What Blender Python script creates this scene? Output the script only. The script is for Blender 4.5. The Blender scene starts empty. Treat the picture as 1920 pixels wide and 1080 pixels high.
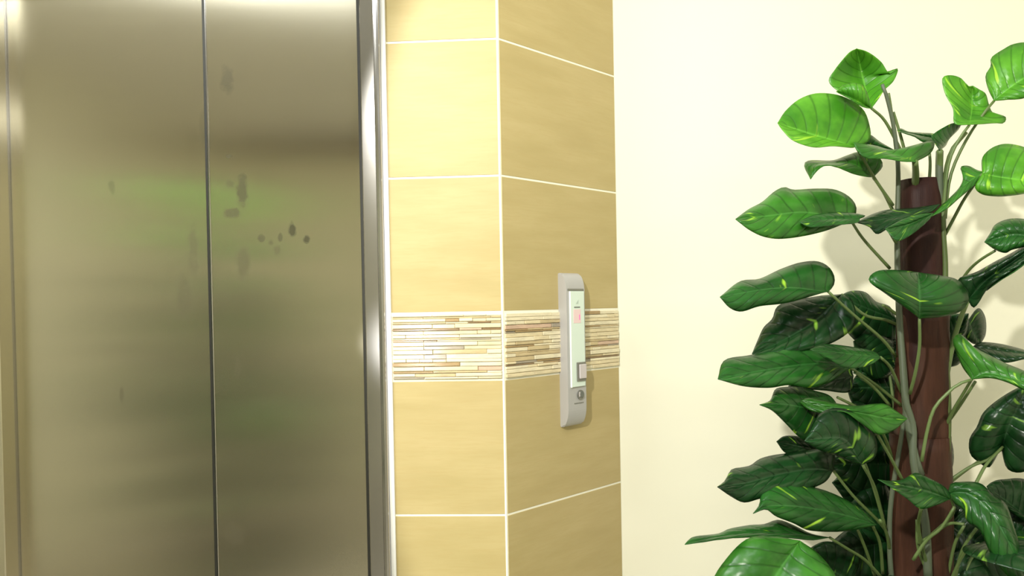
import bpy, bmesh, math, random
from mathutils import Vector, Matrix
random.seed(7)
S = bpy.context.scene
COL = S.collection
R = math.radians
# ------------------------------------------------------------------ camera
F = 1400.0                      # focal length in pixels of the 1920 px wide frame
YAW, PITCH, ROLL = R(3.3), R(0.7), R(-1.06)
EYE = Vector((0.0, 0.0, 1.362))
SHIFT = 0.0266
cam = bpy.data.cameras.new('camera'); camo = bpy.data.objects.new('camera', cam); COL.objects.link(camo)
CM = Matrix.Rotation(YAW, 3, 'Z') @ Matrix.Rotation(math.pi/2 - PITCH, 3, 'X') @ Matrix.Rotation(ROLL, 3, 'Z')
camo.matrix_world = Matrix.Translation(EYE) @ CM.to_4x4()
cam.sensor_width = 36; cam.sensor_fit = 'HORIZONTAL'; cam.lens = F/1920*36
cam.shift_y = SHIFT; cam.clip_start = 0.02
S.camera = camo
def ray(px, py):
    return CM @ Vector(((px-960)/F, (-(py-540)+SHIFT*1920)/F, -1.0))
def at(px, py, Y):
    r = ray(px, py); return EYE + r*(Y/r.y)
def onplane(px, py, p0, n):
    r = ray(px, py); return EYE + r*((p0-EYE).dot(n)/r.dot(n))
# ------------------------------------------------------------------ world, lights, exposure
w = bpy.data.worlds.new('world'); S.world = w; w.use_nodes = True
w.node_tree.nodes['Background'].inputs[0].default_value = (1.0, 0.96, 0.88, 1)
w.node_tree.nodes['Background'].inputs[1].default_value = 0.15
S.view_settings.view_transform = 'Standard'; S.view_settings.look = 'None'
S.view_settings.exposure = 0.35; S.view_settings.gamma = 1.0; S.view_settings.use_curve_mapping = False
CEIL = 2.75
def aim(o, target): o.rotation_euler = (Vector(target)-o.location).to_track_quat('-Z', 'Y').to_euler()
def area(name, loc, target, size, power, col, size_y=None):
    l = bpy.data.lights.new(name, 'AREA'); l.size = size; l.energy = power; l.color = col
    if size_y: l.shape = 'RECTANGLE'; l.size_y = size_y
    o = bpy.data.objects.new(name, l); COL.objects.link(o); o.location = loc; aim(o, target); return o
def spot(name, loc, target, power, col, cone, blend, size):
    l = bpy.data.lights.new(name, 'SPOT'); l.energy = power; l.color = col
    l.spot_size = cone; l.spot_blend = blend; l.shadow_soft_size = size
    o = bpy.data.objects.new(name, l); COL.objects.link(o); o.location = loc; aim(o, target); return o
# accent spotlight of the lobby, aimed past the plant; its beam ends on the lift jamb
SP = Vector((-0.66, -0.80, EYE.z+1.10)); TG = at(2250, 690, 1.93)
half = (TG-SP).angle(at(738, 60, 1.66)-SP)
spot('accent_spotlight', SP, TG, 208, (1.0, 0.975, 0.88), 2*half, 0.05, 0.04)
# ceiling panel of the lobby, then two added fill lights
area('ceiling_panel_light', (0.1, 0.45, CEIL-0.03), (0.1, 0.45, 0), 0.9, 11, (0.90, 0.95, 1.0), 0.5)
area('fill_light_rear', (1.5, -1.4, CEIL-0.03), (1.5, -1.4, 0), 1.0, 13, (0.95, 0.98, 1.0), 0.6)  # added unseen fill for the rear wall mirrored in the doors
area('fill_light_left', (-1.4, 0.7, CEIL-0.03), (-1.4, 0.7, 0), 0.7, 37, (0.97, 1.0, 0.97), 0.5)  # added unseen fill for the left side that the doors reflect
# narrow unseen spot, added to put a glint on the mosaic
spot('glint_spot', (-0.64, -0.25, EYE.z-0.17), at(785, 640, 1.65), 13.0, (1.0, 0.98, 0.95), R(8), 0.9, 0.035)

# ------------------------------------------------------------------ helpers
def link(name, me, m=None, parent=None, smooth=False):
    o = bpy.data.objects.new(name, me); COL.objects.link(o)
    if m is not None and not me.materials: me.materials.append(m)
    if parent is not None: o.parent = parent
    if smooth: me.polygons.foreach_set('use_smooth', [True]*len(me.polygons))
    return o
def tag(o, label=None, cat=None, group=None, kind=None):
    if label: o['label'] = label
    if cat: o['category'] = cat
    if group: o['group'] = group
    if kind: o['kind'] = kind
    return o
def pyd(name, v, f, m=None, parent=None, smooth=False):
    me = bpy.data.meshes.new(name); me.from_pydata([tuple(p) for p in v], [], f); me.update()
    return link(name, me, m, parent, smooth)
def boxmesh(name, x0, x1, y0, y1, z0, z1, bevel=0.0, seg=1, uv=False, M=None):
    bm = bmesh.new(); bmesh.ops.create_cube(bm, size=1)
    for v in bm.verts:
        v.co = Vector(((x0+x1)/2+v.co.x*(x1-x0), (y0+y1)/2+v.co.y*(y1-y0), (z0+z1)/2+v.co.z*(z1-z0)))
    if bevel: bmesh.ops.bevel(bm, geom=bm.edges[:], offset=bevel, segments=seg, profile=.6, affect='EDGES')
    if uv:
        L = bm.loops.layers.uv.new('UVMap')
        for f in bm.faces:
            for lp in f.loops: lp[L].uv = (lp.vert.co.x+lp.vert.co.y, lp.vert.co.z)
    if M is not None: bmesh.ops.transform(bm, matrix=M, verts=bm.verts)
    me = bpy.data.meshes.new(name); bm.to_mesh(me); bm.free(); return me
def box(name, a, m, parent=None, bevel=0.0, seg=1, uv=False, M=None):
    return link(name, boxmesh(name, *a, bevel=bevel, seg=seg, uv=uv, M=M), m, parent)
def crom(pts, n):
    """n points evenly spaced along a Catmull-Rom curve through pts (Vectors)"""
    P = [pts[0]*2-pts[1]] + list(pts) + [pts[-1]*2-pts[-2]]
    out = []
    for i in range(1, len(P)-2):
        for k in range(12):
            t = k/12; a, b, c, d = P[i-1], P[i], P[i+1], P[i+2]
            out.append(.5*((2*b)+(c-a)*t+(2*a-5*b+4*c-d)*t*t+(3*b-a-3*c+d)*t**3))
    out.append(P[-2].copy())
    L = [0]
    for i in range(1, len(out)): L.append(L[-1]+(out[i]-out[i-1]).length)
    res = []; j = 0
    for k in range(n):
        s = L[-1]*k/(n-1)
        while j < len(L)-2 and L[j+1] < s: j += 1
        u = (s-L[j])/max(1e-9, L[j+1]-L[j]); res.append(out[j].lerp(out[j+1], min(1, u)))
    return res
def tube(name, pts, radii, m, parent, seg=8, n=14, ox=Vector((0, 0, 0))):
    c = crom([Vector(p) for p in pts], n); v = []; f = []
    up = Vector((0.3, 1, 0.1)).normalized()
    for i, p in enumerate(c):
        t = (c[min(i+1, n-1)]-c[max(i-1, 0)]).normalized()
        a = t.cross(up).normalized(); b = t.cross(a)
        r = radii[0]+(radii[1]-radii[0])*i/(n-1)
        for k in range(seg):
            q = 2*math.pi*k/seg; v.append(p-ox+a*r*math.cos(q)+b*r*math.sin(q))
    for i in range(n-1):
        for k in range(seg):
            f.append((i*seg+k, i*seg+(k+1) % seg, (i+1)*seg+(k+1) % seg, (i+1)*seg+k))
    f.append(tuple(range(seg))[::-1]); f.append(tuple((n-1)*seg+k for k in range(seg)))
    return pyd(name, v, f, m, parent, True)
# ------------------------------------------------------------------ materials
class NT:
    def __init__(s, name):
        s.m = bpy.data.materials.new(name); s.m.use_nodes = True; s.t = s.m.node_tree
        s.b = s.t.nodes['Principled BSDF']
    def n(s, typ, **kw):
        x = s.t.nodes.new(typ)
        for k, v in kw.items():
            if k.startswith('i_'): x.inputs[int(k[2:]) if k[2:].isdigit() else k[2:]].default_value = v
            else: setattr(x, k, v)
        return x
    def l(s, a, b): s.t.links.new(a, b)
    def math(s, op, a, b=None, c=None, clamp=False):
        x = s.t.nodes.new('ShaderNodeMath'); x.operation = op; x.use_clamp = clamp
        for i, q in enumerate((a, b, c)):
            if q is None: continue
            if isinstance(q, (int, float)): x.inputs[i].default_value = q
            else: s.l(q, x.inputs[i])
        return x.outputs[0]
    def mix(s, fac, a, b, blend='MIX'):
        x = s.t.nodes.new('ShaderNodeMix'); x.data_type = 'RGBA'; x.blend_type = blend
        for sock, q in ((x.inputs[0], fac), (x.inputs[6], a), (x.inputs[7], b)):
            if isinstance(q, (int, float)): sock.default_value = q
            elif isinstance(q, tuple): sock.default_value = (*q, 1) if len(q) == 3 else q
            else: s.l(q, sock)
        return x.outputs[2]
    def ramp(s, fac, *stops):
        x = s.t.nodes.new('ShaderNodeValToRGB'); s.l(fac, x.inputs[0])
        e = x.color_ramp.elements
        while len(e) < len(stops): e.new(0.5)
        for i, (p, c) in enumerate(stops): e[i].position = p; e[i].color = (*c, 1) if len(c) == 3 else c
        return x.outputs[0]
    def noise(s, scale, detail=3, vec=None, stretch=None, rough=.5):
        x = s.n('ShaderNodeTexNoise'); x.inputs['Scale'].default_value = scale
        x.inputs['Detail'].default_value = detail; x.inputs['Roughness'].default_value = rough
        if vec is None: vec = s.n('ShaderNodeTexCoord').outputs['Object']
        if stretch:
            mp = s.n('ShaderNodeMapping'); mp.inputs['Scale'].default_value = stretch; s.l(vec, mp.inputs[0]); vec = mp.outputs[0]
        s.l(vec, x.inputs[0]); return x.outputs[0]
    def bump(s, h, strength=.3, dist=.002):
        x = s.n('ShaderNodeBump'); x.inputs['Strength'].default_value = strength; x.inputs['Distance'].default_value = dist
        s.l(h, x.inputs['Height']); s.l(x.outputs[0], s.b.inputs['Normal']); return x
    def set(s, **kw):
        for k, v in kw.items():
            k = k.replace('_', ' ')
            if isinstance(v, tuple) and len(v) == 3: v = (*v, 1)
            s.b.inputs[k].default_value = v
        return s
def plain(name, col, rough=.5, metal=0.0, **kw):
    t = NT(name); t.set(Base_Color=col, Roughness=rough, Metallic=metal); 
    for k, v in kw.items(): t.b.inputs[k.replace('_', ' ')].default_value = v
    h = t.noise(60, 3); t.bump(h, .08, .001); return t.m

# tile: fine horizontal sandstone streaks, each tile a little different
def tile_mat():
    t = NT('sandstone_tile')
    ri = t.n('ShaderNodeObjectInfo').outputs['Random']
    g = t.n('ShaderNodeNewGeometry').outputs['Position']
    a = t.noise(5, 5, g, (1.0, 1.0, 5.0)); b = t.noise(30, 4, g, (.6, .6, 7.0), .65); c = t.noise(2.4, 2, g)
    c1 = t.ramp(a, (.3, (.465, .375, .160)), (.55, (.52, .425, .192)), (.8, (.57, .468, .225)))
    c2 = t.mix(t.math('MULTIPLY', t.math('SUBTRACT', b, .45, clamp=True), 1.6, clamp=True), c1, (.47, .35, .14))
    c3 = t.mix(t.math('MULTIPLY', c, .35), c2, (.63, .475, .275))
    c4 = t.mix(t.math('MULTIPLY', ri, .18), c3, (.50, .41, .16))
    t.l(c4, t.b.inputs['Base Color']); t.set(Roughness=.42, Specular_IOR_Level=.25)
    t.bump(b, .12, .0008); return t.m
M_tile = tile_mat()
M_grout = plain('pale_grout', (.95, .93, .78), .85)
M_caulk = plain('white_caulk', (.95, .94, .90), .55)
def wall_mat():
    t = NT('cream_wall_paint')
    c = t.mix(t.noise(1.3, 3), (.87, .85, .67), (.89, .86, .71)); t.l(c, t.b.inputs['Base Color'])
    t.set(Roughness=.6, Specular_IOR_Level=.3); t.bump(t.noise(180, 3), .06, .0006); return t.m
M_wall = wall_mat()
M_ceil = plain('white_ceiling_paint', (.88, .87, .88), .8)
M_corn = plain('brown_cornice', (.16, .11, .06), .5)
def floor_mat():
    t = NT('polished_floor_stone')
    t.l(t.ramp(t.noise(3, 5), (.3, (.50, .46, .38)), (.7, (.60, .56, .47))), t.b.inputs['Base Color']); t.set(Roughness=.25); return t.m
M_floor = floor_mat()
def mosaic_mat(name, c):
    t = NT(name)
    g = t.n('ShaderNodeNewGeometry').outputs['Position']
    a = t.noise(60, 4, g, (.5, .5, 3.0), .6)
    t.l(t.mix(t.math('MULTIPLY', t.math('SUBTRACT', a, .4, clamp=True), 1.8, clamp=True), c, tuple(x*.62 for x in c)), t.b.inputs['Base Color'])
    t.set(Roughness=.16, Specular_IOR_Level=.6); t.bump(a, .15, .0006); return t.m
M_mos = [mosaic_mat('mosaic_'+n, c) for n, c in (('ivory', (.90, .80, .56)), ('cream', (.84, .71, .45)), ('sand', (.66, .52, .29)),
         ('brown', (.44, .30, .14)), ('umber', (.32, .21, .11)), ('pink', (.72, .50, .36)), ('grey', (.42, .36, .27)))]
W_mos = [7, 7, 4, 3.2, 1.3, 1.6, 1.6]
def steel_mat(name, col, rough, aniso, smudges=()):
    t = NT(name)
    t.set(Metallic=1.0, Anisotropic=aniso, Anisotropic_Rotation=0.0)
    tg = t.n('ShaderNodeTangent', direction_type='UV_MAP'); t.l(tg.outputs[0], t.b.inputs['Tangent'])
    tc = t.n('ShaderNodeTexCoord').outputs['Object']
    br = t.noise(14, 4, tc, (.35, 1, 30.0), .7)
    base = t.mix(br, tuple(x*.98 for x in col), tuple(min(1, x*1.02) for x in col))
    rr = t.math('ADD', t.math('MULTIPLY', br, .03), rough-.015)
    cloud = t.noise(7, 4, tc); base = t.mix(t.math('MULTIPLY', cloud, .12), base, (.42, .40, .36))
    if smudges:
        nz = t.noise(38, 4, tc, None, .6); tot = None
        for (cx, cz, rx, rz, k) in smudges:
            mp = t.n('ShaderNodeMapping'); mp.vector_type = 'POINT'
            mp.inputs['Location'].default_value = (-cx/rx, 0, -cz/rz); mp.inputs['Scale'].default_value = (1/rx, 0, 1/rz)
            t.l(tc, mp.inputs[0])
            ln = t.n('ShaderNodeVectorMath', operation='LENGTH'); t.l(mp.outputs[0], ln.inputs[0])
            q = t.math('ADD', ln.outputs['Value'], t.math('MULTIPLY', t.math('SUBTRACT', nz, .5), 1.6))
            s = t.math('MULTIPLY', t.math('MULTIPLY', t.math('SUBTRACT', 1.0, q, clamp=True), 2.0, clamp=True), k)
            tot = s if tot is None else t.math('MAXIMUM', tot, s)
        base = t.mix(tot, base, (.16, .16, .13)); rr = t.math('ADD', rr, t.math('MULTIPLY', tot, .2))
    t.l(base, t.b.inputs['Base Color']); t.l(rr, t.b.inputs['Roughness'])
    return t.m
M_rubber = plain('black_gasket', (.025, .024, .018), .6)
M_chrome = None
# ------------------------------------------------------------------ the setting: geometry of the corner
d0 = F*0.3/254.5
r = ray(942, 574); r = r/(-(CM.transposed()@r).z)      # unit depth along the view axis
CORN = EYE + r*d0                                       # a point on the corner edge
YF = CORN.y                                             # plane of the lift wall
r2 = ray(1156, 574); r2 = r2/(-(CM.transposed()@r2).z)
END = EYE + r2*(d0*1.174)                               # where the angled wall meets the painted wall
YB = END.y
CX, EX = CORN.x, END.x
u2 = Vector((EX-CX, YB-YF, 0)); W2 = u2.length; u2.normalize()
n2 = Vector((u2.y, -u2.x, 0))                           # faces the lobby
JX = at(734, 574, YF).x                                 # left edge of the tiles
DEPTH_DOOR = 0.035
XL = at(25, 574, YF+DEPTH_DOOR).x                       # opening, left
XR = at(686, 574, YF-0.004).x                          # opening, right
XS = at(396, 574, YF+DEPTH_DOOR).x                      # seam
HEAD = 2.12
T = 0.006                                               # tile thickness
def st(o, label=None): o['kind'] = 'structure'; 
# substrate behind the tiles = grout colour
wf = box('wall_front', (JX-0.001, CX-.0005, YF-T+.0028, YF+0.10, 0, CEIL), M_grout); st(wf)
XLL = -2.9
box('wall_front_left', (XLL, XL-0.07, YF+0.002, YF+0.10, 0, CEIL), M_grout)
wl = bpy.data.objects['wall_front_left']; st(wl)
hd = box('wall_over_doors', (XL-0.07, JX-0.001, YF+0.002, YF+0.10, HEAD+0.08, CEIL), M_grout); st(hd)
ML = Matrix(((u2.x, -n2.x, 0, CX), (u2.y, -n2.y, 0, YF), (0, 0, 1, 0), (0, 0, 0, 1)))   # local x along wall, local -y to the lobby
wa = box('wall_angled', (0.0005, W2+0.12, -T+.0028, 0.05, 0, CEIL), M_grout, M=ML); st(wa)
RX = 2.15
wb = box('wall_back', (EX-0.0, RX, YB, YB+0.1, 0, CEIL), M_wall); st(wb)
wr = box('wall_right', (RX, RX+0.1, -2.6, YB, 0, CEIL), M_wall); st(wr)
wle = box('wall_left', (XLL-0.1, XLL, -2.6, YF+0.1, 0, CEIL), M_wall); st(wle)
wre = box('wall_rear', (XLL, RX, -2.7, -2.6, 0, CEIL), M_wall); st(wre)
fl = box('floor', (XLL-.1, RX+.1, -2.7, YB+.1, -0.1, 0), M_floor); st(fl)
ce = box('ceiling', (XLL-.1, RX+.1, -2.7, YB+.1, CEIL, CEIL+.1), M_ceil); st(ce)
co = box('trim_2', (XLL, RX, -2.6, -2.52, CEIL-.16, CEIL), M_corn, bevel=.01); st(co)
# tiles
courses = [0, .3, .6, .9, 1.2, None, 1.35, 1.65, 1.95, 2.25, 2.55]
zs = []
for a, b in ((0, .3), (.3, .6), (.6, .9), (.9, 1.2), (1.35, 1.65), (1.65, 1.95), (1.95, 2.25), (2.25, 2.55), (2.55, CEIL)): zs.append((a, b))
G = 0.0022
for (a, b) in zs:
    box('tile', (JX+.0005, CX-0.0022, YF-T+.002, YF+.0025, a+G, b-G), M_tile, wf, bevel=.0006)
    box('tile', (0.0012, W2, -T+.002, 0.0025, a+G, b-G), M_tile, wa, bevel=.0006, M=ML)
    x = XL-0.075
    while x > XLL+.02:
        x0 = max(x-.6, XLL); box('tile', (x0+G, x-G, YF-T+.002, YF+.0025, a+G, b-G), M_tile, wl, bevel=.0006); x = x0
    if b > HEAD+.1:
        x = JX-0.002
        while x > XL-.07:
            x0 = max(x-.6, XL-.07); box('tile', (x0+G, x-G, YF-T+.002, YF+.0025, max(a, HEAD+.085)+G, b-G), M_tile, hd, bevel=.0006); x = x0
# mosaic band 1.2 .. 1.35
def band(x0, x1, parent, M, rnd):
    z = 1.2035; top = 1.3465
    while z < top-.003:
        thin = rnd.random() < .42
        h = rnd.uniform(.0038, .0055) if thin else rnd.uniform(.0065, .0105)
        if top-z-h < .004: h = top-z
        x = x0; wts = [3, 4, 6, 5, 2.5, 2, 2.5] if thin else [9, 8, 5, 1.4, .3, 1.4, .8]
        while x < x1-.002:
            e = min(x+rnd.choice((.03, .05, .07, .09, .12, .15)), x1)
            if x1-e < .015: e = x1
            k = rnd.choices(range(7), wts)[0]; pr = rnd.uniform(.0005, .0030); zj = rnd.uniform(-.0005, .0005)
            box('mosaic_strip', (x+.0003, e-.0003, -T-pr, .0025, z+.0005+zj, z+h-.0004+zj), M_mos[k], parent, bevel=.0009, M=M)
            x = e
        z += h
band(JX+.002, CX-.003, wf, Matrix.Translation((0, YF, 0)), random.Random(3))
band(.002, W2-.001, wa, ML, random.Random(11))
# corner bead and caulk line
cb = box('trim_3', (CX-.0026, CX+.0014, YF-T+.0018, YF+.003, 0, CEIL), M_grout); st(cb)
ck = box('trim_4', (JX-.0115, JX+.0005, YF-.0085, YF+.0025, 0, HEAD+.08), M_caulk, bevel=.003, seg=2); st(ck)
# ------------------------------------------------------------------ lift doors and frame
sm = []
for (px, py, rx, rz, k) in ((425, 150, 14, 34, .35), (455, 360, 13, 42, .5), (435, 400, 22, 12, .45), (430, 345, 10, 10, .3), (549, 432, 9, 16, .75), (575, 449, 8, 9, .75),
                            (525, 445, 6, 9, .5), (490, 446, 9, 9, .5), (508, 455, 7, 7, .35), (520, 470, 9, 12, .3), (455, 490, 16, 40, .35), (362, 470, 12, 55, .3),
                            (345, 560, 20, 50, .28), (440, 1000, 18, 26, .35), (445, 690, 6, 30, .25), (428, 293, 8, 6, .4), (300, 740, 7, 7, .3), (228, 740, 6, 22, .3), (210, 350, 8, 16, .25), (385, 250, 14, 60, .2)):
    p = at(px, py, YF+DEPTH_DOOR); s_ = (YF+DEPTH_DOOR)/F
    sm.append((p.x, p.z, rx*s_, rz*s_, k))
M_door = steel_mat('brushed_door_steel', (.68, .64, .52), .20, .94, sm)
M_frame = steel_mat('jamb_steel', (.47, .46, .46), .17, .2)
yd = YF+DEPTH_DOOR
dl = box('door_1', (XL-.03, XS-.0022, yd-.0, yd+.035, .01, HEAD+.03), M_door, bevel=.0012, seg=2, uv=True); st(dl)
dr = box('door_2', (XS+.0022, XR+.03, yd-.0, yd+.035, .01, HEAD+.03), M_door, bevel=.0012, seg=2, uv=True); st(dr)
box('edge_strip', (XS+.0002, XS+.0038, yd-.0022, yd+.03, .01, HEAD+.03), M_frame, dr, bevel=.0008, uv=True)['label'] = 'bright folded edge of the right door panel'
box('gasket', (XS-.0058, XS+.0001, yd-.0006, yd+.03, .01, HEAD+.03), M_rubber, dl)
# frame: profile extruded up each side and across the head, front faces lobby
def jamb(name, prof, z0, z1, parent):
    n = len(prof); v = [(x, y, z0) for x, y in prof]+[(x, y, z1) for x, y in prof]
    f = [(i, (i+1) % n, n+(i+1) % n, n+i) for i in range(n)]+[tuple(range(n))[::-1], tuple(range(n, 2*n))]
    o = pyd(name, v, f, M_frame, parent)
    me = o.data; uvl = me.uv_layers.new(name='UVMap')
    for lp in me.loops: c = me.vertices[lp.vertex_index].co; uvl.data[lp.index].uv = (c.x+c.y, c.z)
    return o
frame = bpy.data.objects.new('trim_1', None); COL.objects.link(frame); frame.location = (0, 0, 0); st(frame)
XO = JX-.0112
rp = [(XR, YF+.06), (XR, YF-.010), (XR+.002, YF-.012), (XO-.015, YF-.012), (XO-.012, YF-.0165), (XO-.007, YF-.018), (XO-.002, YF-.0165), (XO, YF-.012), (XO, YF+.06)]
jamb('jamb', rp, 0, HEAD+.075, frame)
_jm = M_frame; M_frame = M_door
lp_ = [(XL, YF+.06), (XL-.03, YF+.06), (XL-.07, YF+.0), (XL-.07, YF-.012), (XL-.062, YF-.0165), (XL-.055, YF-.0175), (XL-.048, YF-.012), (XL-.002, YF-.012), (XL, YF-.010)]
jamb('jamb', lp_, 0, HEAD+.075, frame)
M_frame = _jm
box('head_jamb', (XL-.0, XR+.0, YF-.012, YF+.06, HEAD, HEAD+.075), M_frame, frame, bevel=.002, uv=True)
box('gasket', (XR-.0070, XR+.0005, YF-.0085, yd-.0005, 0, HEAD), M_rubber, frame, bevel=.001)
box('gasket', (XL-.002, XL+.0022, yd-.003, yd-.0003, 0, HEAD), M_frame, frame)
sill = box('door_sill', (XL, XR, YF-.05, YF+.07, 0.0, .009), M_frame, uv=True); st(sill); sill.name = 'trim_5'
# shaft behind the doors
sh = box('wall_shaft', (XL-.07, JX, YF+.101, YF+.14, 0, CEIL), M_rubber); st(sh)
# ------------------------------------------------------------------ call panel on the angled wall
def local2(px, py):
    p = onplane(px, py, CORN, n2); q = p-Vector((CX, YF, 0)); return q.dot(u2), p.z
M_body = plain('silver_grey_plastic', (.50, .49, .49), .38, 0.15)
M_plate = plain('mint_glass_plate', (.78, .90, .80), .12)
M_plateedge = plain('plate_edge', (.92, .98, .90), .1)
M_dark = plain('dark_print', (.16, .17, .15), .5)
M_btn = plain('button_plastic', (.66, .60, .60), .3)
M_bz = plain('button_bezel', (.26, .26, .24), .35, .6)
M_disp = plain('pink_display', (.93, .70, .70), .2)
t = NT('red_digit'); t.set(Base_Color=(.8, .1, .3), Emission_Color=(1, .15, .45), Emission_Strength=.5); M_digit = t.m
lx0, ztop = local2(1043.5, 512); _, zbot = local2(1051, 800)
Hh = ztop-zbot; Wp = .066; TH = .026
org = Vector((CX, YF, 0))+u2*lx0+n2*(T-.002); org.z = zbot
cp = bpy.data.objects.new('lift_call_panel', None); COL.objects.link(cp)
cp.matrix_world = Matrix(((u2.x, -n2.x, 0, org.x), (u2.y, -n2.y, 0, org.y), (0, 0, 1, org.z), (0, 0, 0, 1)))
tag(cp, 'slim grey lift call panel with mint faceplate on the angled tiled wall', 'call panel')
prof = []                        # (protrusion, z): bowed ends
K = 12; EN = .045
for i in range(K+1):
    a = math.pi/2*i/K; prof.append((.004+(TH-.004)*math.sin(a), EN*(1-math.cos(a))))
prof2 = [(p, Hh-z) for p, z in reversed(prof)]
pp = [(0, 0)]+prof+prof2+[(0, Hh)]
n = len(pp); v = [(0, -p, z) for p, z in pp]+[(Wp, -p, z) for p, z in pp]
bm = bmesh.new(); vs = [bm.verts.new(q) for q in v]
for i in range(n): bm.faces.new((vs[i], vs[(i+1) % n], vs[n+(i+1) % n], vs[n+i]))
A = bm.faces.new(vs[:n][::-1]); B = bm.faces.new(vs[n:])
bmesh.ops.bevel(bm, geom=[e for e in set(A.edges[:]+B.edges[:]) if not (abs(e.verts[0].co.y) < 1e-6 and abs(e.verts[1].co.y) < 1e-6)], offset=.0022, segments=2, affect='EDGES')
bmesh.ops.recalc_face_normals(bm, faces=bm.faces)
me = bpy.data.meshes.new('body'); bm.to_mesh(me); bm.free(); link('body', me, M_body, cp)
def zrel(py, px=1072): return local2(px, py)[1]-zbot
def zp(py, px=1075):   # z of a mark that stands proud on the panel front
    p0 = CORN+n2*(TH+T); q = onplane(px, py, p0, n2); return q.z-zbot
def xp(px, py): 
    p0 = CORN+n2*(TH+T); q = onplane(px, py, p0, n2); return (q-Vector((CX, YF, 0))).dot(u2)-lx0
pb = zp(726); pt = zp(546)
fp = box('faceplate', (.011, Wp-.006, -TH-.0035, -TH+.001, pb, pt), M_plate, cp, bevel=.001, seg=2)
box('plate_edge', (.0095, .0125, -TH-.0040, -TH+.001, pb-.001, pt), M_plateedge, cp, bevel=.0007)
box('plate_seam', (.004, Wp-.004, -TH-.0012, -TH+.001, pt+.0008, pt+.006), M_bz, cp, bevel=.0005)
yq = -TH-.0036
box('display', (.020, .046, yq-.0004, yq+.001, zp(606), zp(580)), M_disp, fp)
box('digit', (.040, .0425, yq-.0008, yq, zp(600), zp(590)), M_digit, fp)
# little triangle emblem and its line of print
pyd('emblem', [(.028, yq-.0003, zp(570)), (.038, yq-.0003, zp(570)), (.0385, yq-.0003, zp(562)), (.028, yq, zp(570)), (.038, yq, zp(570)), (.0385, yq, zp(562))],
    [(0, 1, 2), (3, 5, 4), (0, 3, 4, 1), (1, 4, 5, 2), (2, 5, 3, 0)], plain('emblem_grey', (.52, .62, .54), .4), fp)
for i in range(5): box('printed_mark', (.023+i*.0044, .0264+i*.0044, yq-.0003, yq, zp(577.5), zp(575)), M_dark, fp)
bz = box('button', (.028, .060, -TH-.0065, -TH, zp(716), zp(680)), M_bz, cp, bevel=.001)
box('button_cap', (.034, .058, -TH-.0095, -TH-.006, zp(711), zp(684)), M_btn, bz, bevel=.0015, seg=2)
def disc(name, cx, cz, r0, y0, y1, m, parent, seg=20):
    v = [(cx+r0*math.cos(2*math.pi*k/seg), y, cz+r0*math.sin(2*math.pi*k/seg)) for y in (y0, y1) for k in range(seg)]
    f = [(k, (k+1) % seg, seg+(k+1) % seg, seg+k) for k in range(seg)]+[tuple(range(seg)), tuple(range(seg, 2*seg))[::-1]]
    return pyd(name, v, f, m, parent)
kz = zp(742); ks = disc('key_switch', .043, kz, .0115, -TH-.003, -TH+.001, M_bz, cp)
disc('key_barrel', .045, kz+.001, .0070, -TH-.005, -TH-.002, M_dark, ks)
box('key_slot', (.036, .039, -TH-.0045, -TH-.002, kz-.004, kz+.007), M_btn, ks)
for i in range(6): box('printed_mark', (.022+i*.0058, .0264+i*.0058, -TH-.0004, -TH+.0002, zp(759), zp(756.5)), M_bz, cp)

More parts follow.
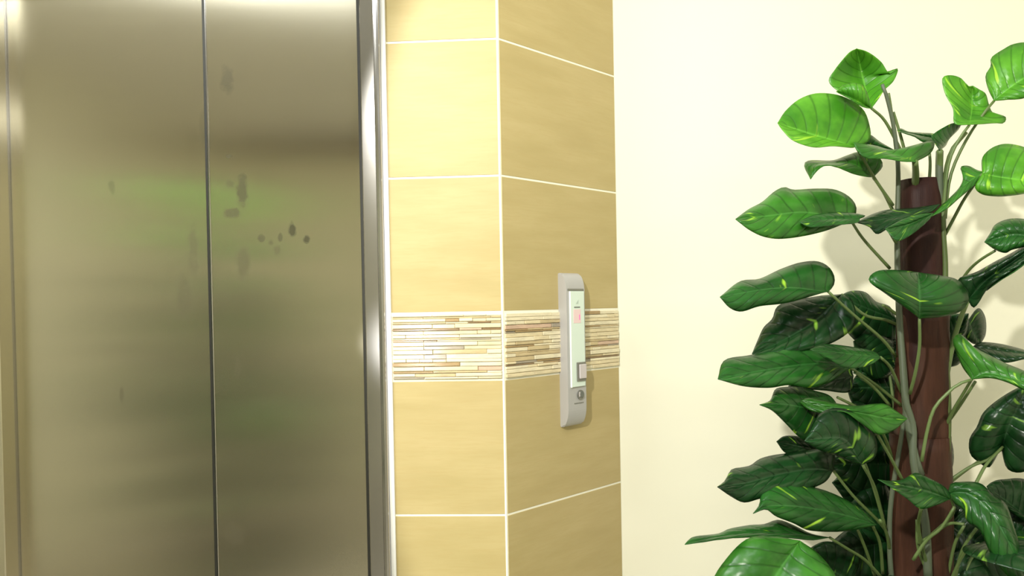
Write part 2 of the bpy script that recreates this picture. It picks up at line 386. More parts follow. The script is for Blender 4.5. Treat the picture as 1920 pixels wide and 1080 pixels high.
# ------------------------------------------------------------------ the plant
PY = 1.42*1.08
_at = at
def at(px, py, Y): return _at(px, py, Y*1.08)
PY0 = PY/1.08
ptop = at(1724, 338, PY0); pbot = at(1726, 1080, PY0)
root_loc = Vector((pbot.x+.004, PY, 0))
plant = bpy.data.objects.new('potted_plant', None); COL.objects.link(plant); plant.location = root_loc
tag(plant, 'tall artificial pothos with variegated green leaves climbing a brown pole by the cream wall', 'plant')
def leaf_mat(name, hi, lo, patch, rough):
    t = NT(name)
    uv = t.n('ShaderNodeUVMap', uv_map='UVMap').outputs[0]
    sp = t.n('ShaderNodeSeparateXYZ'); t.l(uv, sp.inputs[0]); s, u = sp.outputs[0], sp.outputs[1]
    s_abs = t.math('ABSOLUTE', s)
    ri = t.n('ShaderNodeObjectInfo').outputs['Random']
    ph = t.math('SUBTRACT', t.math('MULTIPLY', u, 8.0), t.math('MULTIPLY', s_abs, 1.7))
    fr = t.math('ABSOLUTE', t.math('SUBTRACT', t.math('FRACT', ph), .5))        # 0.5 at the vein
    vein = t.math('MULTIPLY', t.math('SUBTRACT', fr, .39, clamp=True), 9.0, clamp=True)
    mid = t.math('SUBTRACT', 1.0, t.math('MULTIPLY', s_abs, 22.0), clamp=True)
    tc = t.n('ShaderNodeTexCoord').outputs['Object']
    nz = t.noise(16, 4, tc)
    base = t.mix(t.math('MULTIPLY', t.math('SUBTRACT', nz, .36, clamp=True), 3.4, clamp=True), tuple(x*.8 for x in lo), tuple(x*1.1 for x in hi))
    base = t.mix(t.math('MULTIPLY', ri, .35), base, tuple(x*.7 for x in lo))
    base = t.mix(t.math('MULTIPLY', vein, .68), base, tuple(x*.45 for x in lo))
    base = t.mix(t.math('MULTIPLY', mid, .55), base, tuple(min(1, x*1.5+.03) for x in hi))
    # yellow variegation: streaks that follow the side veins
    mp = t.n('ShaderNodeCombineXYZ'); t.l(t.math('MULTIPLY', s, .6), mp.inputs[0]); t.l(t.math('MULTIPLY', ph, .9), mp.inputs[1]); t.l(t.math('MULTIPLY', ri, 37.0), mp.inputs[2])
    st_ = t.noise(1.3, 2, mp.outputs[0], None, .5)
    pat = t.math('MULTIPLY', t.math('SUBTRACT', st_, .66, clamp=True), 14.0, clamp=True)
    base = t.mix(t.math('MULTIPLY', pat, .9), base, patch)
    t.l(base, t.b.inputs['Base Color'])
    t.set(Roughness=rough, Specular_IOR_Level=.38, Transmission_Weight=0.0)
    fine = t.noise(90, 3, tc); t.bump(t.math('ADD', t.math('MULTIPLY', vein, -1.0), t.math('MULTIPLY', fine, .25)), .35, .0015)
    # thin leaf lets some light through
    tr = t.n('ShaderNodeBsdfTranslucent'); t.l(t.mix(.6, base, patch, 'MULTIPLY'), tr.inputs[0])
    mx = t.n('ShaderNodeMixShader'); mx.inputs[0].default_value = .12
    t.l(t.b.outputs[0], mx.inputs[1]); t.l(tr.outputs[0], mx.inputs[2])
    t.l(mx.outputs[0], t.t.nodes['Material Output'].inputs[0]); return t.m
LM = {'b': leaf_mat('bright_leaf_green', (.13, .42, .025), (.06, .28, .015), (.40, .75, .05), .34),  # brightest green, on crown leaves
      'm': leaf_mat('leaf_green', (.022, .125, .017), (.010, .070, .010), (.38, .68, .05), .30),  # green lowered to carry some lower-tier shade
      'd': leaf_mat('shaded_leaf_green', (.011, .058, .013), (.005, .030, .007), (.25, .50, .05), .28)}  # shade of lower and back leaves is put into this darker green
LM['g'] = leaf_mat('mid_green_leaf', (.048, .215, .02), (.024, .13, .012), (.38, .70, .05), .32)
M_pet = plain('petiole_green', (.12, .18, .055), .45)
M_stem = plain('vine_stem', (.095, .12, .075), .5)
M_stemd = plain('vine_stem_olive', (.08, .12, .03), .5)
def smooth_leaf(name, rows, mat, parent, ox):
    """rows: list of stations, each a list of 3-D points across the blade"""
    nt, ns = len(rows), len(rows[0]); v = [p-ox for r_ in rows for p in r_]; f = []
    for i in range(nt-1):
        for j in range(ns-1): f.append((i*ns+j, i*ns+j+1, (i+1)*ns+j+1, (i+1)*ns+j))
    o = pyd(name, v, f, mat, parent, True); me = o.data
    uvl = me.uv_layers.new(name='UVMap')
    for lp in me.loops:
        i, j = divmod(lp.vertex_index, ns); uvl.data[lp.index].uv = (2*j/(ns-1)-1, i/(nt-1))
    sd = o.modifiers.new('thickness', 'SOLIDIFY'); sd.thickness = .0011; sd.offset = 0
    return o
NTS, NSS = 34, 7
def quilt(t_, s_): 
    ph = (t_*8-s_*1.7) % 1.0
    return math.sin(math.pi*ph)**.7 * math.sin(math.pi*min(1, s_*.85+.08)) * math.sin(math.pi*min(.999, max(.001, t_)))**.5
def leaf(mat, base, tip, A, Bc, mid, db, dt, ea, eb, bow=0.0, arch=.006, pet=None, pd=None, pr=.0030):
    V = lambda q: Vector((q[0], q[1], 0))
    a = crom([V(base)]+[V(q) for q in A]+[V(tip)], NTS); b = crom([V(base)]+[V(q) for q in Bc]+[V(tip)], NTS)
    if not mid: mid = [((base[0]+tip[0])/2, (base[1]+tip[1])/2)]
    m_ = crom([V(base)]+[V(q) for q in mid]+[V(tip)], NTS)
    size = (Vector((tip[0]-base[0], tip[1]-base[1])).length+60)/F*db
    q_amp = .021*size+.0008
    rows = []
    for i in range(NTS):
        t_ = i/(NTS-1); d = db+(dt-db)*t_+bow*math.sin(math.pi*t_); sh_ = math.sin(math.pi*t_)**.6 if 0 < t_ < 1 else 0
        row = []
        for j in range(-NSS, NSS+1):
            s = abs(j)/NSS; e, off = (a[i], ea) if j < 0 else (b[i], eb)
            p = m_[i].lerp(e, s)
            dd = d+off*sh_*s - arch*sh_*4*s*(1-s) - q_amp*quilt(t_, s)
            row.append(at(p.x, p.y, dd))
        rows.append(row)
    o = smooth_leaf('leaf', rows, LM[mat], plant, root_loc)
    if pet:
        d1 = pd if pd else (db+PY0)/2
        pts = [at(base[0], base[1], db+.002)]
        for k, q in enumerate(pet): pts.append(at(q[0], q[1], db+(d1-db)*(k+1)/len(pet)))
        tube('petiole', pts, (pr*.85, pr*1.1), M_pet, o, 7, 12, root_loc)
    return o
P_ = PY

# --- crown
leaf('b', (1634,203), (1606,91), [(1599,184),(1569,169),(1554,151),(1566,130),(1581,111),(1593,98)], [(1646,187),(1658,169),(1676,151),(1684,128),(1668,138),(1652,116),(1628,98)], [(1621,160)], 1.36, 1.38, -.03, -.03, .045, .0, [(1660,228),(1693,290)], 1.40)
leaf('b', (1634,204), (1568,172), [(1622,166),(1604,156),(1582,160)], [(1616,200),(1594,186)], None, 1.345, 1.35, -.01, -.02, -.01, .006)  # folded lobe of the leaf above, added as a separate blade
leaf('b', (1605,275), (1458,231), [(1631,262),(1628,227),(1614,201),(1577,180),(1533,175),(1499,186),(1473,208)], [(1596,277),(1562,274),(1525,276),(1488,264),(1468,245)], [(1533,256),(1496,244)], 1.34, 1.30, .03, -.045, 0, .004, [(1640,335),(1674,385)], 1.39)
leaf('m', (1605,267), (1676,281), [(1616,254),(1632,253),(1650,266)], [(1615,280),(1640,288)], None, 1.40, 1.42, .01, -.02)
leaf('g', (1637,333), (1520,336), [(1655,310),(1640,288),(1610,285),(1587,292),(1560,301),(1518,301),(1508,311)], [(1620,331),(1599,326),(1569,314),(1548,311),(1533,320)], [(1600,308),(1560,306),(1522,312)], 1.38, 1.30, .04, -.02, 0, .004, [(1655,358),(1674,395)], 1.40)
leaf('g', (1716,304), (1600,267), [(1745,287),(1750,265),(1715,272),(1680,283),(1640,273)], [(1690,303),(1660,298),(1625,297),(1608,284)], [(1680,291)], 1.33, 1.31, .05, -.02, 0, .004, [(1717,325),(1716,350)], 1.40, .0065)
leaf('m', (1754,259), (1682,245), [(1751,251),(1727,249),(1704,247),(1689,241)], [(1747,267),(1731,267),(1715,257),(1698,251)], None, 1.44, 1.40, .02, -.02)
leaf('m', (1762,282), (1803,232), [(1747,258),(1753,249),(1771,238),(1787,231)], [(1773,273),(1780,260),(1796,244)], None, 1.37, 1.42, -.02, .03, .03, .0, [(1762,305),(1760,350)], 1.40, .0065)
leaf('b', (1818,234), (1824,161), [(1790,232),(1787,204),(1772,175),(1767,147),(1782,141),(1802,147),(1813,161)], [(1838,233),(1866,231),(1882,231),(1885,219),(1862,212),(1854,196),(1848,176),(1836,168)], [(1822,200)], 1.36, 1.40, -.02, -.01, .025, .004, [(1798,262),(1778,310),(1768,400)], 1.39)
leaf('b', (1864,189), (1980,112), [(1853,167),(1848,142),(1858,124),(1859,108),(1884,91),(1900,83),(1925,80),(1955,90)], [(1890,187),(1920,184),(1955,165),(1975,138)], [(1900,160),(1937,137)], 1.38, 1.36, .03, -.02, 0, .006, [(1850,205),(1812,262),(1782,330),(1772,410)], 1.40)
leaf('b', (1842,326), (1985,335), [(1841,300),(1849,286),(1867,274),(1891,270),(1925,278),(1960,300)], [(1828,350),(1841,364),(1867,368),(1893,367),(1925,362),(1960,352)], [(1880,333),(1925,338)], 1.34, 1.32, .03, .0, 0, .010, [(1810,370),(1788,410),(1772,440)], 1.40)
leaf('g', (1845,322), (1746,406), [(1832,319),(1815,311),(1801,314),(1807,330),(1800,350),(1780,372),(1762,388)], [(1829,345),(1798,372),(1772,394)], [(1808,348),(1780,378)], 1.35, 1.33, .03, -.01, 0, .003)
# --- second tier
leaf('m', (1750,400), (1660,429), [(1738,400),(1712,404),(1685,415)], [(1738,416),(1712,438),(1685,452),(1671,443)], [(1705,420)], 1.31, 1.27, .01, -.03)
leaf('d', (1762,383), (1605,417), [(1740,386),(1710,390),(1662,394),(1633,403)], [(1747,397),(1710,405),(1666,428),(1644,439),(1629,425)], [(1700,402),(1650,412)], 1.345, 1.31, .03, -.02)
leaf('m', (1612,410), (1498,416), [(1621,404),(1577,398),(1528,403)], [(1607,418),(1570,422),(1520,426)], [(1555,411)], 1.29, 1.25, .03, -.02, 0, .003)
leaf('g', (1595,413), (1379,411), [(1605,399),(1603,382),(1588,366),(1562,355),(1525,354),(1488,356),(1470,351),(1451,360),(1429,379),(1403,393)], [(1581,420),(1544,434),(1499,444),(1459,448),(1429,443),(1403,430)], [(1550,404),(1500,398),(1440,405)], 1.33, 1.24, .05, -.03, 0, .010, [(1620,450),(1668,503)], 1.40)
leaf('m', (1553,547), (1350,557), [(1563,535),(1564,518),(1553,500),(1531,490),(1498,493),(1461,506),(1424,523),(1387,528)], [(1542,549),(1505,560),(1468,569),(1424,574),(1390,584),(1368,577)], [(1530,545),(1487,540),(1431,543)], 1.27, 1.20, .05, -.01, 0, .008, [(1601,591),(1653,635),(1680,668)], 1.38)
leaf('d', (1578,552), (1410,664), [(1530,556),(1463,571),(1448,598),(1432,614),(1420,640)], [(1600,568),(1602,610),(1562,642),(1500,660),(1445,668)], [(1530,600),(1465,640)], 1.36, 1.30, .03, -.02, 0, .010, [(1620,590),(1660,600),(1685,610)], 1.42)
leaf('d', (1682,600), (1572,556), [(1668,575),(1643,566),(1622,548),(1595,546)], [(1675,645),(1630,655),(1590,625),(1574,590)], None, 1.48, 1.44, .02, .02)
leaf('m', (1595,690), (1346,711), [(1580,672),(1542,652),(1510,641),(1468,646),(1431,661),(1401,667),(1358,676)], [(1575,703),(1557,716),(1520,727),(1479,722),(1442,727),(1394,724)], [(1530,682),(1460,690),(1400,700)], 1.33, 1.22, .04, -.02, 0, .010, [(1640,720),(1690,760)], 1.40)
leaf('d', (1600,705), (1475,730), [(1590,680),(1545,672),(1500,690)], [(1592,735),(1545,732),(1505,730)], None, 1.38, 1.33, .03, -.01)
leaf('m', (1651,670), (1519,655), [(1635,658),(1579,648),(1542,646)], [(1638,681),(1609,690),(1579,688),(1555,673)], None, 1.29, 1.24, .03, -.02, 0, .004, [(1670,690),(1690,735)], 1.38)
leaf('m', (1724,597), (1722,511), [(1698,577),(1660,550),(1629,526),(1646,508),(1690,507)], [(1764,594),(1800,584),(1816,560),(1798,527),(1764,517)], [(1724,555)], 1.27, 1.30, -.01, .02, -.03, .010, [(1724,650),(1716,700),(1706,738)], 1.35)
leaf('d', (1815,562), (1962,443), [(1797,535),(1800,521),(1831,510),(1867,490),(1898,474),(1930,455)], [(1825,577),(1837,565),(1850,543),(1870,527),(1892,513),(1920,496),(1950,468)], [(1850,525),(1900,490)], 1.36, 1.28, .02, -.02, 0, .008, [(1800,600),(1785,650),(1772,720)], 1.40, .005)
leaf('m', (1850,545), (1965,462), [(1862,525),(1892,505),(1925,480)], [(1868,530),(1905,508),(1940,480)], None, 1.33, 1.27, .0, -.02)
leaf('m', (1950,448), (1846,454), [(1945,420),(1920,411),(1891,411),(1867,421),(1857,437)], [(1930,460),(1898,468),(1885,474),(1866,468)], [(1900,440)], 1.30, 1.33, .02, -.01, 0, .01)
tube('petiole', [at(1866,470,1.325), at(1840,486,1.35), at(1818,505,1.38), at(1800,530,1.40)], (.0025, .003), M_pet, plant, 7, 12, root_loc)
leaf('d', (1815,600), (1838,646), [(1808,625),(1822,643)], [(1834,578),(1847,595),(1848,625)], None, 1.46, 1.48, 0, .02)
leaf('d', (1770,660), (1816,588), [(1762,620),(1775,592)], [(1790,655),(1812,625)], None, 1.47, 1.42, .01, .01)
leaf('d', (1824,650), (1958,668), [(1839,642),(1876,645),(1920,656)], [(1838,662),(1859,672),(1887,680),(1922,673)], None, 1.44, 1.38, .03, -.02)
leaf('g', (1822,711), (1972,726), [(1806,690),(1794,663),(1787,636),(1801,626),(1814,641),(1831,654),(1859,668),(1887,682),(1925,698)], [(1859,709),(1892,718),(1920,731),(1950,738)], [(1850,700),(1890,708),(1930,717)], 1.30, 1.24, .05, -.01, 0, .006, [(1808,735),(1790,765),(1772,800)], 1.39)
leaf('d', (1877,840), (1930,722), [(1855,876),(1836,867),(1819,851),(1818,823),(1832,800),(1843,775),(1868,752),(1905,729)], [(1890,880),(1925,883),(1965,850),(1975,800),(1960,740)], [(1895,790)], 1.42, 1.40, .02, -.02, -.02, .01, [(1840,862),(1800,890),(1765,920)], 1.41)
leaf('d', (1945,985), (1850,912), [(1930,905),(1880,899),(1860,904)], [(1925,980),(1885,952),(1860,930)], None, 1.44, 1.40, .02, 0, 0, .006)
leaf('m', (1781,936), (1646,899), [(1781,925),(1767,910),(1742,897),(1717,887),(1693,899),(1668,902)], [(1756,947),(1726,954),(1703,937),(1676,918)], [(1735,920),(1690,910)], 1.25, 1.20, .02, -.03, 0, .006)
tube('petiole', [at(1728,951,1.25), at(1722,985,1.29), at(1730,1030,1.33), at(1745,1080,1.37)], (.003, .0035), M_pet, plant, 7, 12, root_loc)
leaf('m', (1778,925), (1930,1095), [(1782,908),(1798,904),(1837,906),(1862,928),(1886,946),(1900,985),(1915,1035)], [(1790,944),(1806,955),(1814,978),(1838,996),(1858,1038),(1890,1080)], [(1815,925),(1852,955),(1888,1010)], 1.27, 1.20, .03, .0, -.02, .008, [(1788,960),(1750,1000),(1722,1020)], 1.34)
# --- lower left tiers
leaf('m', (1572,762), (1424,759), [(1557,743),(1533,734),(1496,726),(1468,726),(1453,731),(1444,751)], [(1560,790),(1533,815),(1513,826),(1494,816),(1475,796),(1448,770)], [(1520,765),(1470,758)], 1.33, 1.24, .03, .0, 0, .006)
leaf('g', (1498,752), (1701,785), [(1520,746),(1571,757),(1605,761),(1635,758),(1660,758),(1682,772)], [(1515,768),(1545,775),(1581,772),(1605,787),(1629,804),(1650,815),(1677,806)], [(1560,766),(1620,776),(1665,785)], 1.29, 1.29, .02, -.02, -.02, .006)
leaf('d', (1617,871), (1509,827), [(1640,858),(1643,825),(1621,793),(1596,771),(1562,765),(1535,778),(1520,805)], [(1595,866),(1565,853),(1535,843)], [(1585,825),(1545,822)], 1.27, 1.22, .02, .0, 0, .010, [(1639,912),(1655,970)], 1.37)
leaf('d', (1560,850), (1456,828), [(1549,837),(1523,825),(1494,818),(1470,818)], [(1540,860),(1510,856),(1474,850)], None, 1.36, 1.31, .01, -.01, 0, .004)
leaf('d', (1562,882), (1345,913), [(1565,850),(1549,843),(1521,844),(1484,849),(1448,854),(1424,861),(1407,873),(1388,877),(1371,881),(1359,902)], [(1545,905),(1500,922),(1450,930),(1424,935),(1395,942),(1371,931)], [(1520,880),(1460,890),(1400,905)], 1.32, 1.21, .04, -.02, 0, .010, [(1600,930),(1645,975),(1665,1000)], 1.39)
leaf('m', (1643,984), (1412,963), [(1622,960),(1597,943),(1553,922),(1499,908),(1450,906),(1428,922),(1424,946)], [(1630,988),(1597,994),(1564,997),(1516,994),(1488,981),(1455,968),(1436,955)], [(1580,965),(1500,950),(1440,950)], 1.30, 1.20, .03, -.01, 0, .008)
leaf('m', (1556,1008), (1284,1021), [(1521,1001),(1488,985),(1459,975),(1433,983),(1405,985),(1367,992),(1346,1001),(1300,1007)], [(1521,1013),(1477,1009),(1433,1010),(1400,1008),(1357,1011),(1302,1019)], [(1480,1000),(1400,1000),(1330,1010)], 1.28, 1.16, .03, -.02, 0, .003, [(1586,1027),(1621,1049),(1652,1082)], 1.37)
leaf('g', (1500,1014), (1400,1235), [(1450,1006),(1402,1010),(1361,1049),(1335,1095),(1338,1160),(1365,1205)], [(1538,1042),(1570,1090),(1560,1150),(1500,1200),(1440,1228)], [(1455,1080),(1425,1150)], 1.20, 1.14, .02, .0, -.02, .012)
# --- leaves behind
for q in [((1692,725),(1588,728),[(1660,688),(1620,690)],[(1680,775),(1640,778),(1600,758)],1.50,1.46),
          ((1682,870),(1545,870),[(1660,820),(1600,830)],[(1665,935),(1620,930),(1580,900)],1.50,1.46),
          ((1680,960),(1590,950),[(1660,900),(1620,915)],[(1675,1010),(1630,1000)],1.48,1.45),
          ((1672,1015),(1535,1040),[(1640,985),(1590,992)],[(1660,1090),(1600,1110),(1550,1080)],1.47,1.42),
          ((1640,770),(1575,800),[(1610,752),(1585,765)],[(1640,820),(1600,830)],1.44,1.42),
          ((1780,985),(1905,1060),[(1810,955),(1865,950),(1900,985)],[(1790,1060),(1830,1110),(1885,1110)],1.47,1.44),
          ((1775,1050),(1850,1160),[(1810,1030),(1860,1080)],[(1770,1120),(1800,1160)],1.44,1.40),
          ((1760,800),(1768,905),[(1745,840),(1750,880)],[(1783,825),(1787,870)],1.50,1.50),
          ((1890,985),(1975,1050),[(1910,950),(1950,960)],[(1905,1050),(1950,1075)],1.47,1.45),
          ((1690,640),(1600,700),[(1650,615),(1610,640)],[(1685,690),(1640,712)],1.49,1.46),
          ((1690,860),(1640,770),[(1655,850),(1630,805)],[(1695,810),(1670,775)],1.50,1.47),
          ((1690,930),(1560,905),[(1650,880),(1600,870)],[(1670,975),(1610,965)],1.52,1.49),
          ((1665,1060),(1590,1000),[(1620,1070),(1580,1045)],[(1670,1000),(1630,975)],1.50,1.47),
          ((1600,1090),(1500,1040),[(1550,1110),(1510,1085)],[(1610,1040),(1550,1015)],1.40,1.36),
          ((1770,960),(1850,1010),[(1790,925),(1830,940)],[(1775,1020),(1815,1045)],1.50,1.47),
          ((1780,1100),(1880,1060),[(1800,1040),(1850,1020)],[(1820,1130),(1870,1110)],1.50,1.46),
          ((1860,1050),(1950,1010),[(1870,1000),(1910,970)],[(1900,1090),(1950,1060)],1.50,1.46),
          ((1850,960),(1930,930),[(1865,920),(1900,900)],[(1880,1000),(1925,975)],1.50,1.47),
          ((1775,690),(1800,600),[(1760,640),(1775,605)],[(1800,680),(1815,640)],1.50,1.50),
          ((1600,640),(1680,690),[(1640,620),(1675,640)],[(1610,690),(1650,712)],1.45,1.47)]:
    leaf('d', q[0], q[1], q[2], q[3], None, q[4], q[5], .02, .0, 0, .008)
# extra petioles that cross in front of the foliage
for pts, ds in [([(1606,700),(1640,728),(1668,760)], (1.33, 1.38)), ([(1645,815),(1668,855),(1692,900)], (1.28, 1.35)),
                ([(1655,812),(1663,830),(1672,858)], (1.33, 1.38)),
                ([(1822,712),(1798,720),(1779,735),(1752,765),(1738,810),(1728,865)], (1.30, 1.32)), ([(1829,715),(1800,760),(1775,795)], (1.34, 1.40)),
                ([(1880,838),(1850,870),(1828,910)], (1.40, 1.36)), ([(1878,842),(1852,862),(1820,875),(1775,905)], (1.40, 1.41)),
                ([(1790,950),(1765,990),(1738,1012),(1712,1050)], (1.28, 1.32)), ([(1835,985),(1805,1030),(1790,1085)], (1.33, 1.38)),
                ([(1808,985),(1790,1020),(1777,1080)], (1.34, 1.38)), ([(1808,983),(1780,982),(1750,1000)], (1.28, 1.32)),
                ([(1609,995),(1625,1035),(1640,1080)], (1.31, 1.38)), ([(1636,985),(1650,1020),(1655,1075)], (1.31, 1.38)),
                ([(1650,975),(1662,1000),(1668,1030)], (1.32, 1.38)), ([(1719,975),(1722,1030),(1745,1085)], (1.33, 1.36)),
                ([(1622,870),(1640,920),(1660,990)], (1.29, 1.37)), ([(1570,745),(1600,760),(1625,775)], (1.36, 1.40)),
                ([(1743,288),(1744,310),(1742,345)], (1.42, 1.42)), ([(1666,175),(1672,215),(1682,300)], (1.38, 1.41)),
                ([(1675,210),(1690,260),(1700,300)], (1.42, 1.43)), ([(1647,405),(1665,430),(1680,455)], (1.35, 1.38)),
                ([(1655,572),(1668,580),(1682,590)], (1.40, 1.42))]:
    n = len(pts); tube('petiole', [at(p[0], p[1], ds[0]+(ds[1]-ds[0])*i/(n-1)) for i, p in enumerate(pts)], (.0027, .0033), M_pet, plant, 7, 12, root_loc)
# climbing stems
tube('stem', [at(1654,158,1.365), at(1662,180,1.37), at(1676,240,1.38), at(1684,320,1.39), at(1682,454,1.385), at(1686,587,1.38), at(1694,700,1.37), at(1701,780,1.365), at(1715,855,1.36), at(1726,890,1.36)], (.0032, .0078), M_stem, plant, 10, 40, root_loc)
tube('stem', [at(1812,248,1.37), at(1783,285,1.38), at(1771,340,1.39), at(1768,420,1.39), at(1772,500,1.39), at(1770,620,1.39), at(1776,760,1.39), at(1772,900,1.39)], (.0035, .0085), M_stemd, plant, 10, 40, root_loc)
tube('stem', [at(1762,283,1.385), at(1761,330,1.39), at(1765,430,1.40), at(1768,540,1.40)], (.0068, .0075), M_stem, plant, 10, 20, root_loc)
tube('stem', [at(1684,560,1.375), at(1690,650,1.37), at(1697,745,1.36), at(1712,800,1.36), at(1713,868,1.355), at(1735,980,1.35), at(1740,1085,1.35)], (.005, .008), M_stem, plant, 10, 30, root_loc)
tube('stem', [at(1700,748,1.365), at(1690,820,1.37), at(1672,930,1.38), at(1668,1000,1.38), at(1672,1085,1.38), Vector((root_loc.x-.05, P_-.03, .6)), Vector((root_loc.x-.04, P_-.02, .31))], (.004, .006), M_stem, plant, 10, 40, root_loc)
tube('stem', [at(1772,880,1.39), at(1778,980,1.40), at(1776,1085,1.40), Vector((root_loc.x+.05, P_-.02, .6)), Vector((root_loc.x+.04, P_-.02, .31))], (.006, .008), M_stemd, plant, 10, 30, root_loc)
# pole: bark wrapped, slightly thicker towards the foot
def bark_mat(name, a, b):
    t = NT(name); tc = t.n('ShaderNodeTexCoord').outputs['Object']
    n1 = t.noise(22, 5, tc, (1.6, 1.6, .22), .6); n2_ = t.noise(70, 4, tc, (1, 1, .12), .6)
    t.l(t.mix(t.math('MULTIPLY', t.math('SUBTRACT', n1, .3, clamp=True), 2.2, clamp=True), a, b), t.b.inputs['Base Color'])
    t.set(Roughness=.5, Specular_IOR_Level=.15); t.bump(t.math('ADD', n1, t.math('MULTIPLY', n2_, .5)), .6, .004); return t.m
M_bark = bark_mat('dark_red_bark', (.020, .009, .009), (.05, .020, .016))
M_bark2 = bark_mat('brown_bark_wrap', (.030, .014, .009), (.088, .036, .022))
def pole_part(name, p0, p1, r0, r1, m, seedv, seg=28, n=26, dome=True):
    rnd = random.Random(seedv); ph = [rnd.uniform(0, 6.28) for _ in range(4)]
    v = []; f = []
    for i in range(n):
        t_ = i/(n-1); c = p0.lerp(p1, t_)-root_loc; rr = r0+(r1-r0)*t_
        if dome and i == n-1: rr *= .93
        for k in range(seg):
            q = 2*math.pi*k/seg
            rad = rr*(1+.035*math.sin(3*q+ph[0]+t_*1.5)+.02*math.sin(7*q+ph[1])+.015*math.sin(t_*19+q+ph[2]))
            v.append((c.x+rad*math.cos(q), c.y+rad*math.sin(q), c.z))
    for i in range(n-1):
        for k in range(seg): f.append((i*seg+k, i*seg+(k+1) % seg, (i+1)*seg+(k+1) % seg, (i+1)*seg+k))
    f.append(tuple(range(seg))[::-1]); f.append(tuple((n-1)*seg+k for k in range(seg)))
    return pyd(name, v, f, m, plant, True)
K1 = PY/F
foot = Vector((root_loc.x, PY, .28))
wrap_top = at(1726, 815, PY0); q0 = at(1731, 590, PY0)
pole_part('pole', foot, ptop, 44*K1, 39.5*K1, M_bark, 1, n=40)
w1 = pole_part('bark_wrap', foot, wrap_top, 53*K1, 50*K1, M_bark2, 5, n=30, dome=False); w1['label'] = 'reddish brown lower bark wrap'
w2_ = pole_part('bark_wrap', wrap_top-Vector((0, 0, .01)), q0, 46.5*K1, 42.5*K1, M_bark2, 9, n=20, dome=False)
# pot, soil and foot leaves below the frame
def lathe(name, prof, m, seg=36):
    v = []; f = []; n = len(prof)
    for (r_, z) in prof:
        for k in range(seg): v.append((r_*math.cos(2*math.pi*k/seg), r_*math.sin(2*math.pi*k/seg), z))
    for i in range(n-1):
        for k in range(seg): f.append((i*seg+k, i*seg+(k+1) % seg, (i+1)*seg+(k+1) % seg, (i+1)*seg+k))
    f.append(tuple(range(seg))[::-1]); f.append(tuple((n-1)*seg+k for k in range(seg)))
    return pyd(name, v, f, m, plant, True)
lathe('pot', [(.13, 0), (.145, .01), (.175, .28), (.19, .285), (.19, .315), (.172, .315), (.168, .26)], plain('dark_green_glazed_pot', (.03, .07, .03), .25))
lathe('soil', [(.168, .25), (.168, .27), (.08, .285)], plain('dark_soil', (.05, .035, .02), .9))
def free_leaf(mat, base, yaw_, pitch_, L, Wd, roll_=0, c=None):
    Mx = Matrix.Translation(base) @ Matrix.Rotation(yaw_, 4, 'Z') @ Matrix.Rotation(-pitch_, 4, 'Y') @ Matrix.Rotation(roll_, 4, 'X')
    rows = []
    for i in range(NTS):
        t_ = i/(NTS-1); hw = Wd*.5*(math.sin(math.pi*t_**.72)**.75 if 0 < t_ < 1 else 0)
        lobe = .10*L*math.exp(-t_*9)
        row = []
        for j in range(-NSS, NSS+1):
            s = j/NSS; x = L*t_-lobe*abs(s)*1.0*(1 if i else 0)
            z = -.28*L*t_*t_+.10*abs(s)*hw*2-.10*hw*2*s*s + .012*L*quilt(t_, abs(s))
            row.append(Mx @ Vector((x, s*hw, z)))
        rows.append(row)
    o = smooth_leaf('leaf', rows, LM[mat], plant, root_loc)
    c = c or Vector((root_loc.x, PY, base.z-.16))+ (Vector((math.cos(yaw_), math.sin(yaw_), 0))*.05)
    tube('petiole', [c, c.lerp(base, .6)+Vector((0, 0, .03)), base], (.0035, .0028), M_pet, o, 7, 10, root_loc)
rl = random.Random(21)
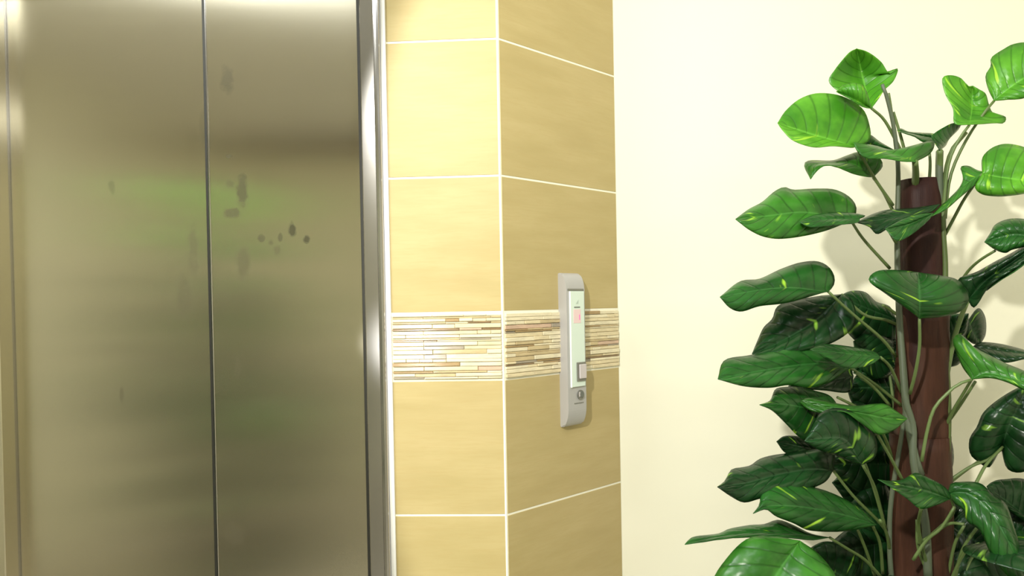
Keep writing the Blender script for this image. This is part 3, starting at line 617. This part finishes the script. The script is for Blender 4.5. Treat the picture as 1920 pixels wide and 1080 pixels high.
for i in range(16):
    yw = i*2.4+.3; z = .50+.028*i
    if math.sin(yw) > .25: Lf = .12
    else: Lf = .17
    b0 = Vector((root_loc.x, PY, z))+Vector((math.cos(yw), math.sin(yw), 0))*rl.uniform(.11, .17)
    free_leaf('m' if i % 3 else 'd', b0, yw, rl.uniform(-.1, .5), Lf, Lf*.75, rl.uniform(-.3, .3))
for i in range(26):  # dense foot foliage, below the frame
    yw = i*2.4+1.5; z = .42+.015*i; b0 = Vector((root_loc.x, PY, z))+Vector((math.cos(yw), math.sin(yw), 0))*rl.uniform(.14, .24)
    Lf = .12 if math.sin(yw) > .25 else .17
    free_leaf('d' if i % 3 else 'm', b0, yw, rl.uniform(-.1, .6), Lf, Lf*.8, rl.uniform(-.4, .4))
tube('stem', [root_loc+Vector((.06, -.03, .31)), root_loc+Vector((.20, -.03, .45)), root_loc+Vector((.27, -.01, .7)), root_loc+Vector((.275, 0, 1.1)), root_loc+Vector((.27, .01, 1.46))], (.007, .004), M_stemd, plant, 10, 30, root_loc)
for i in range(13):  # right side of the plant, beyond the edge of the frame
    yw = rl.uniform(-.75, .45); z = .80+.052*i
    b0 = Vector((root_loc.x, PY, z))+Vector((.32, rl.uniform(-.05, .05), 0))
    free_leaf('m' if i % 2 else 'd', b0, yw, rl.uniform(-.2, .5), .18, .15, rl.uniform(-.5, .5), root_loc+Vector((.275, 0, z-.06)))
for i in range(5):   # shaded side towards the wall
    yw = 1.1+i*.25; b0 = Vector((root_loc.x, PY, .72+.13*i))+Vector((math.cos(yw), math.sin(yw), 0))*.08
    free_leaf('d', b0, yw, .3, .15, .12, 0)

# second plant of the pair, behind the photographer, seen only as a blur in the steel doors
def copy_tree(o, parent=None):
    c = o.copy(); COL.objects.link(c)
    if parent is not None: c.parent = parent
    for ch in list(o.children): copy_tree(ch, c)
    return c
bpy.context.view_layer.update()
p2 = copy_tree(plant); p2.scale = (1.06, 1.06, 1.06); p2.location = (-1.50, 0.15, 0); p2.rotation_euler = (0, 0, R(185))
tag(p2, 'second leafy potted plant, showing only as a green blur in the steel doors', 'plant')
p3 = copy_tree(plant); p3.scale = (.95, .95, .78); p3.location = (-1.45, -0.55, 0); p3.rotation_euler = (0, 0, R(15))
tag(p3, 'third and lowest leafy potted plant, a dark green blur low in the steel doors', 'plant')
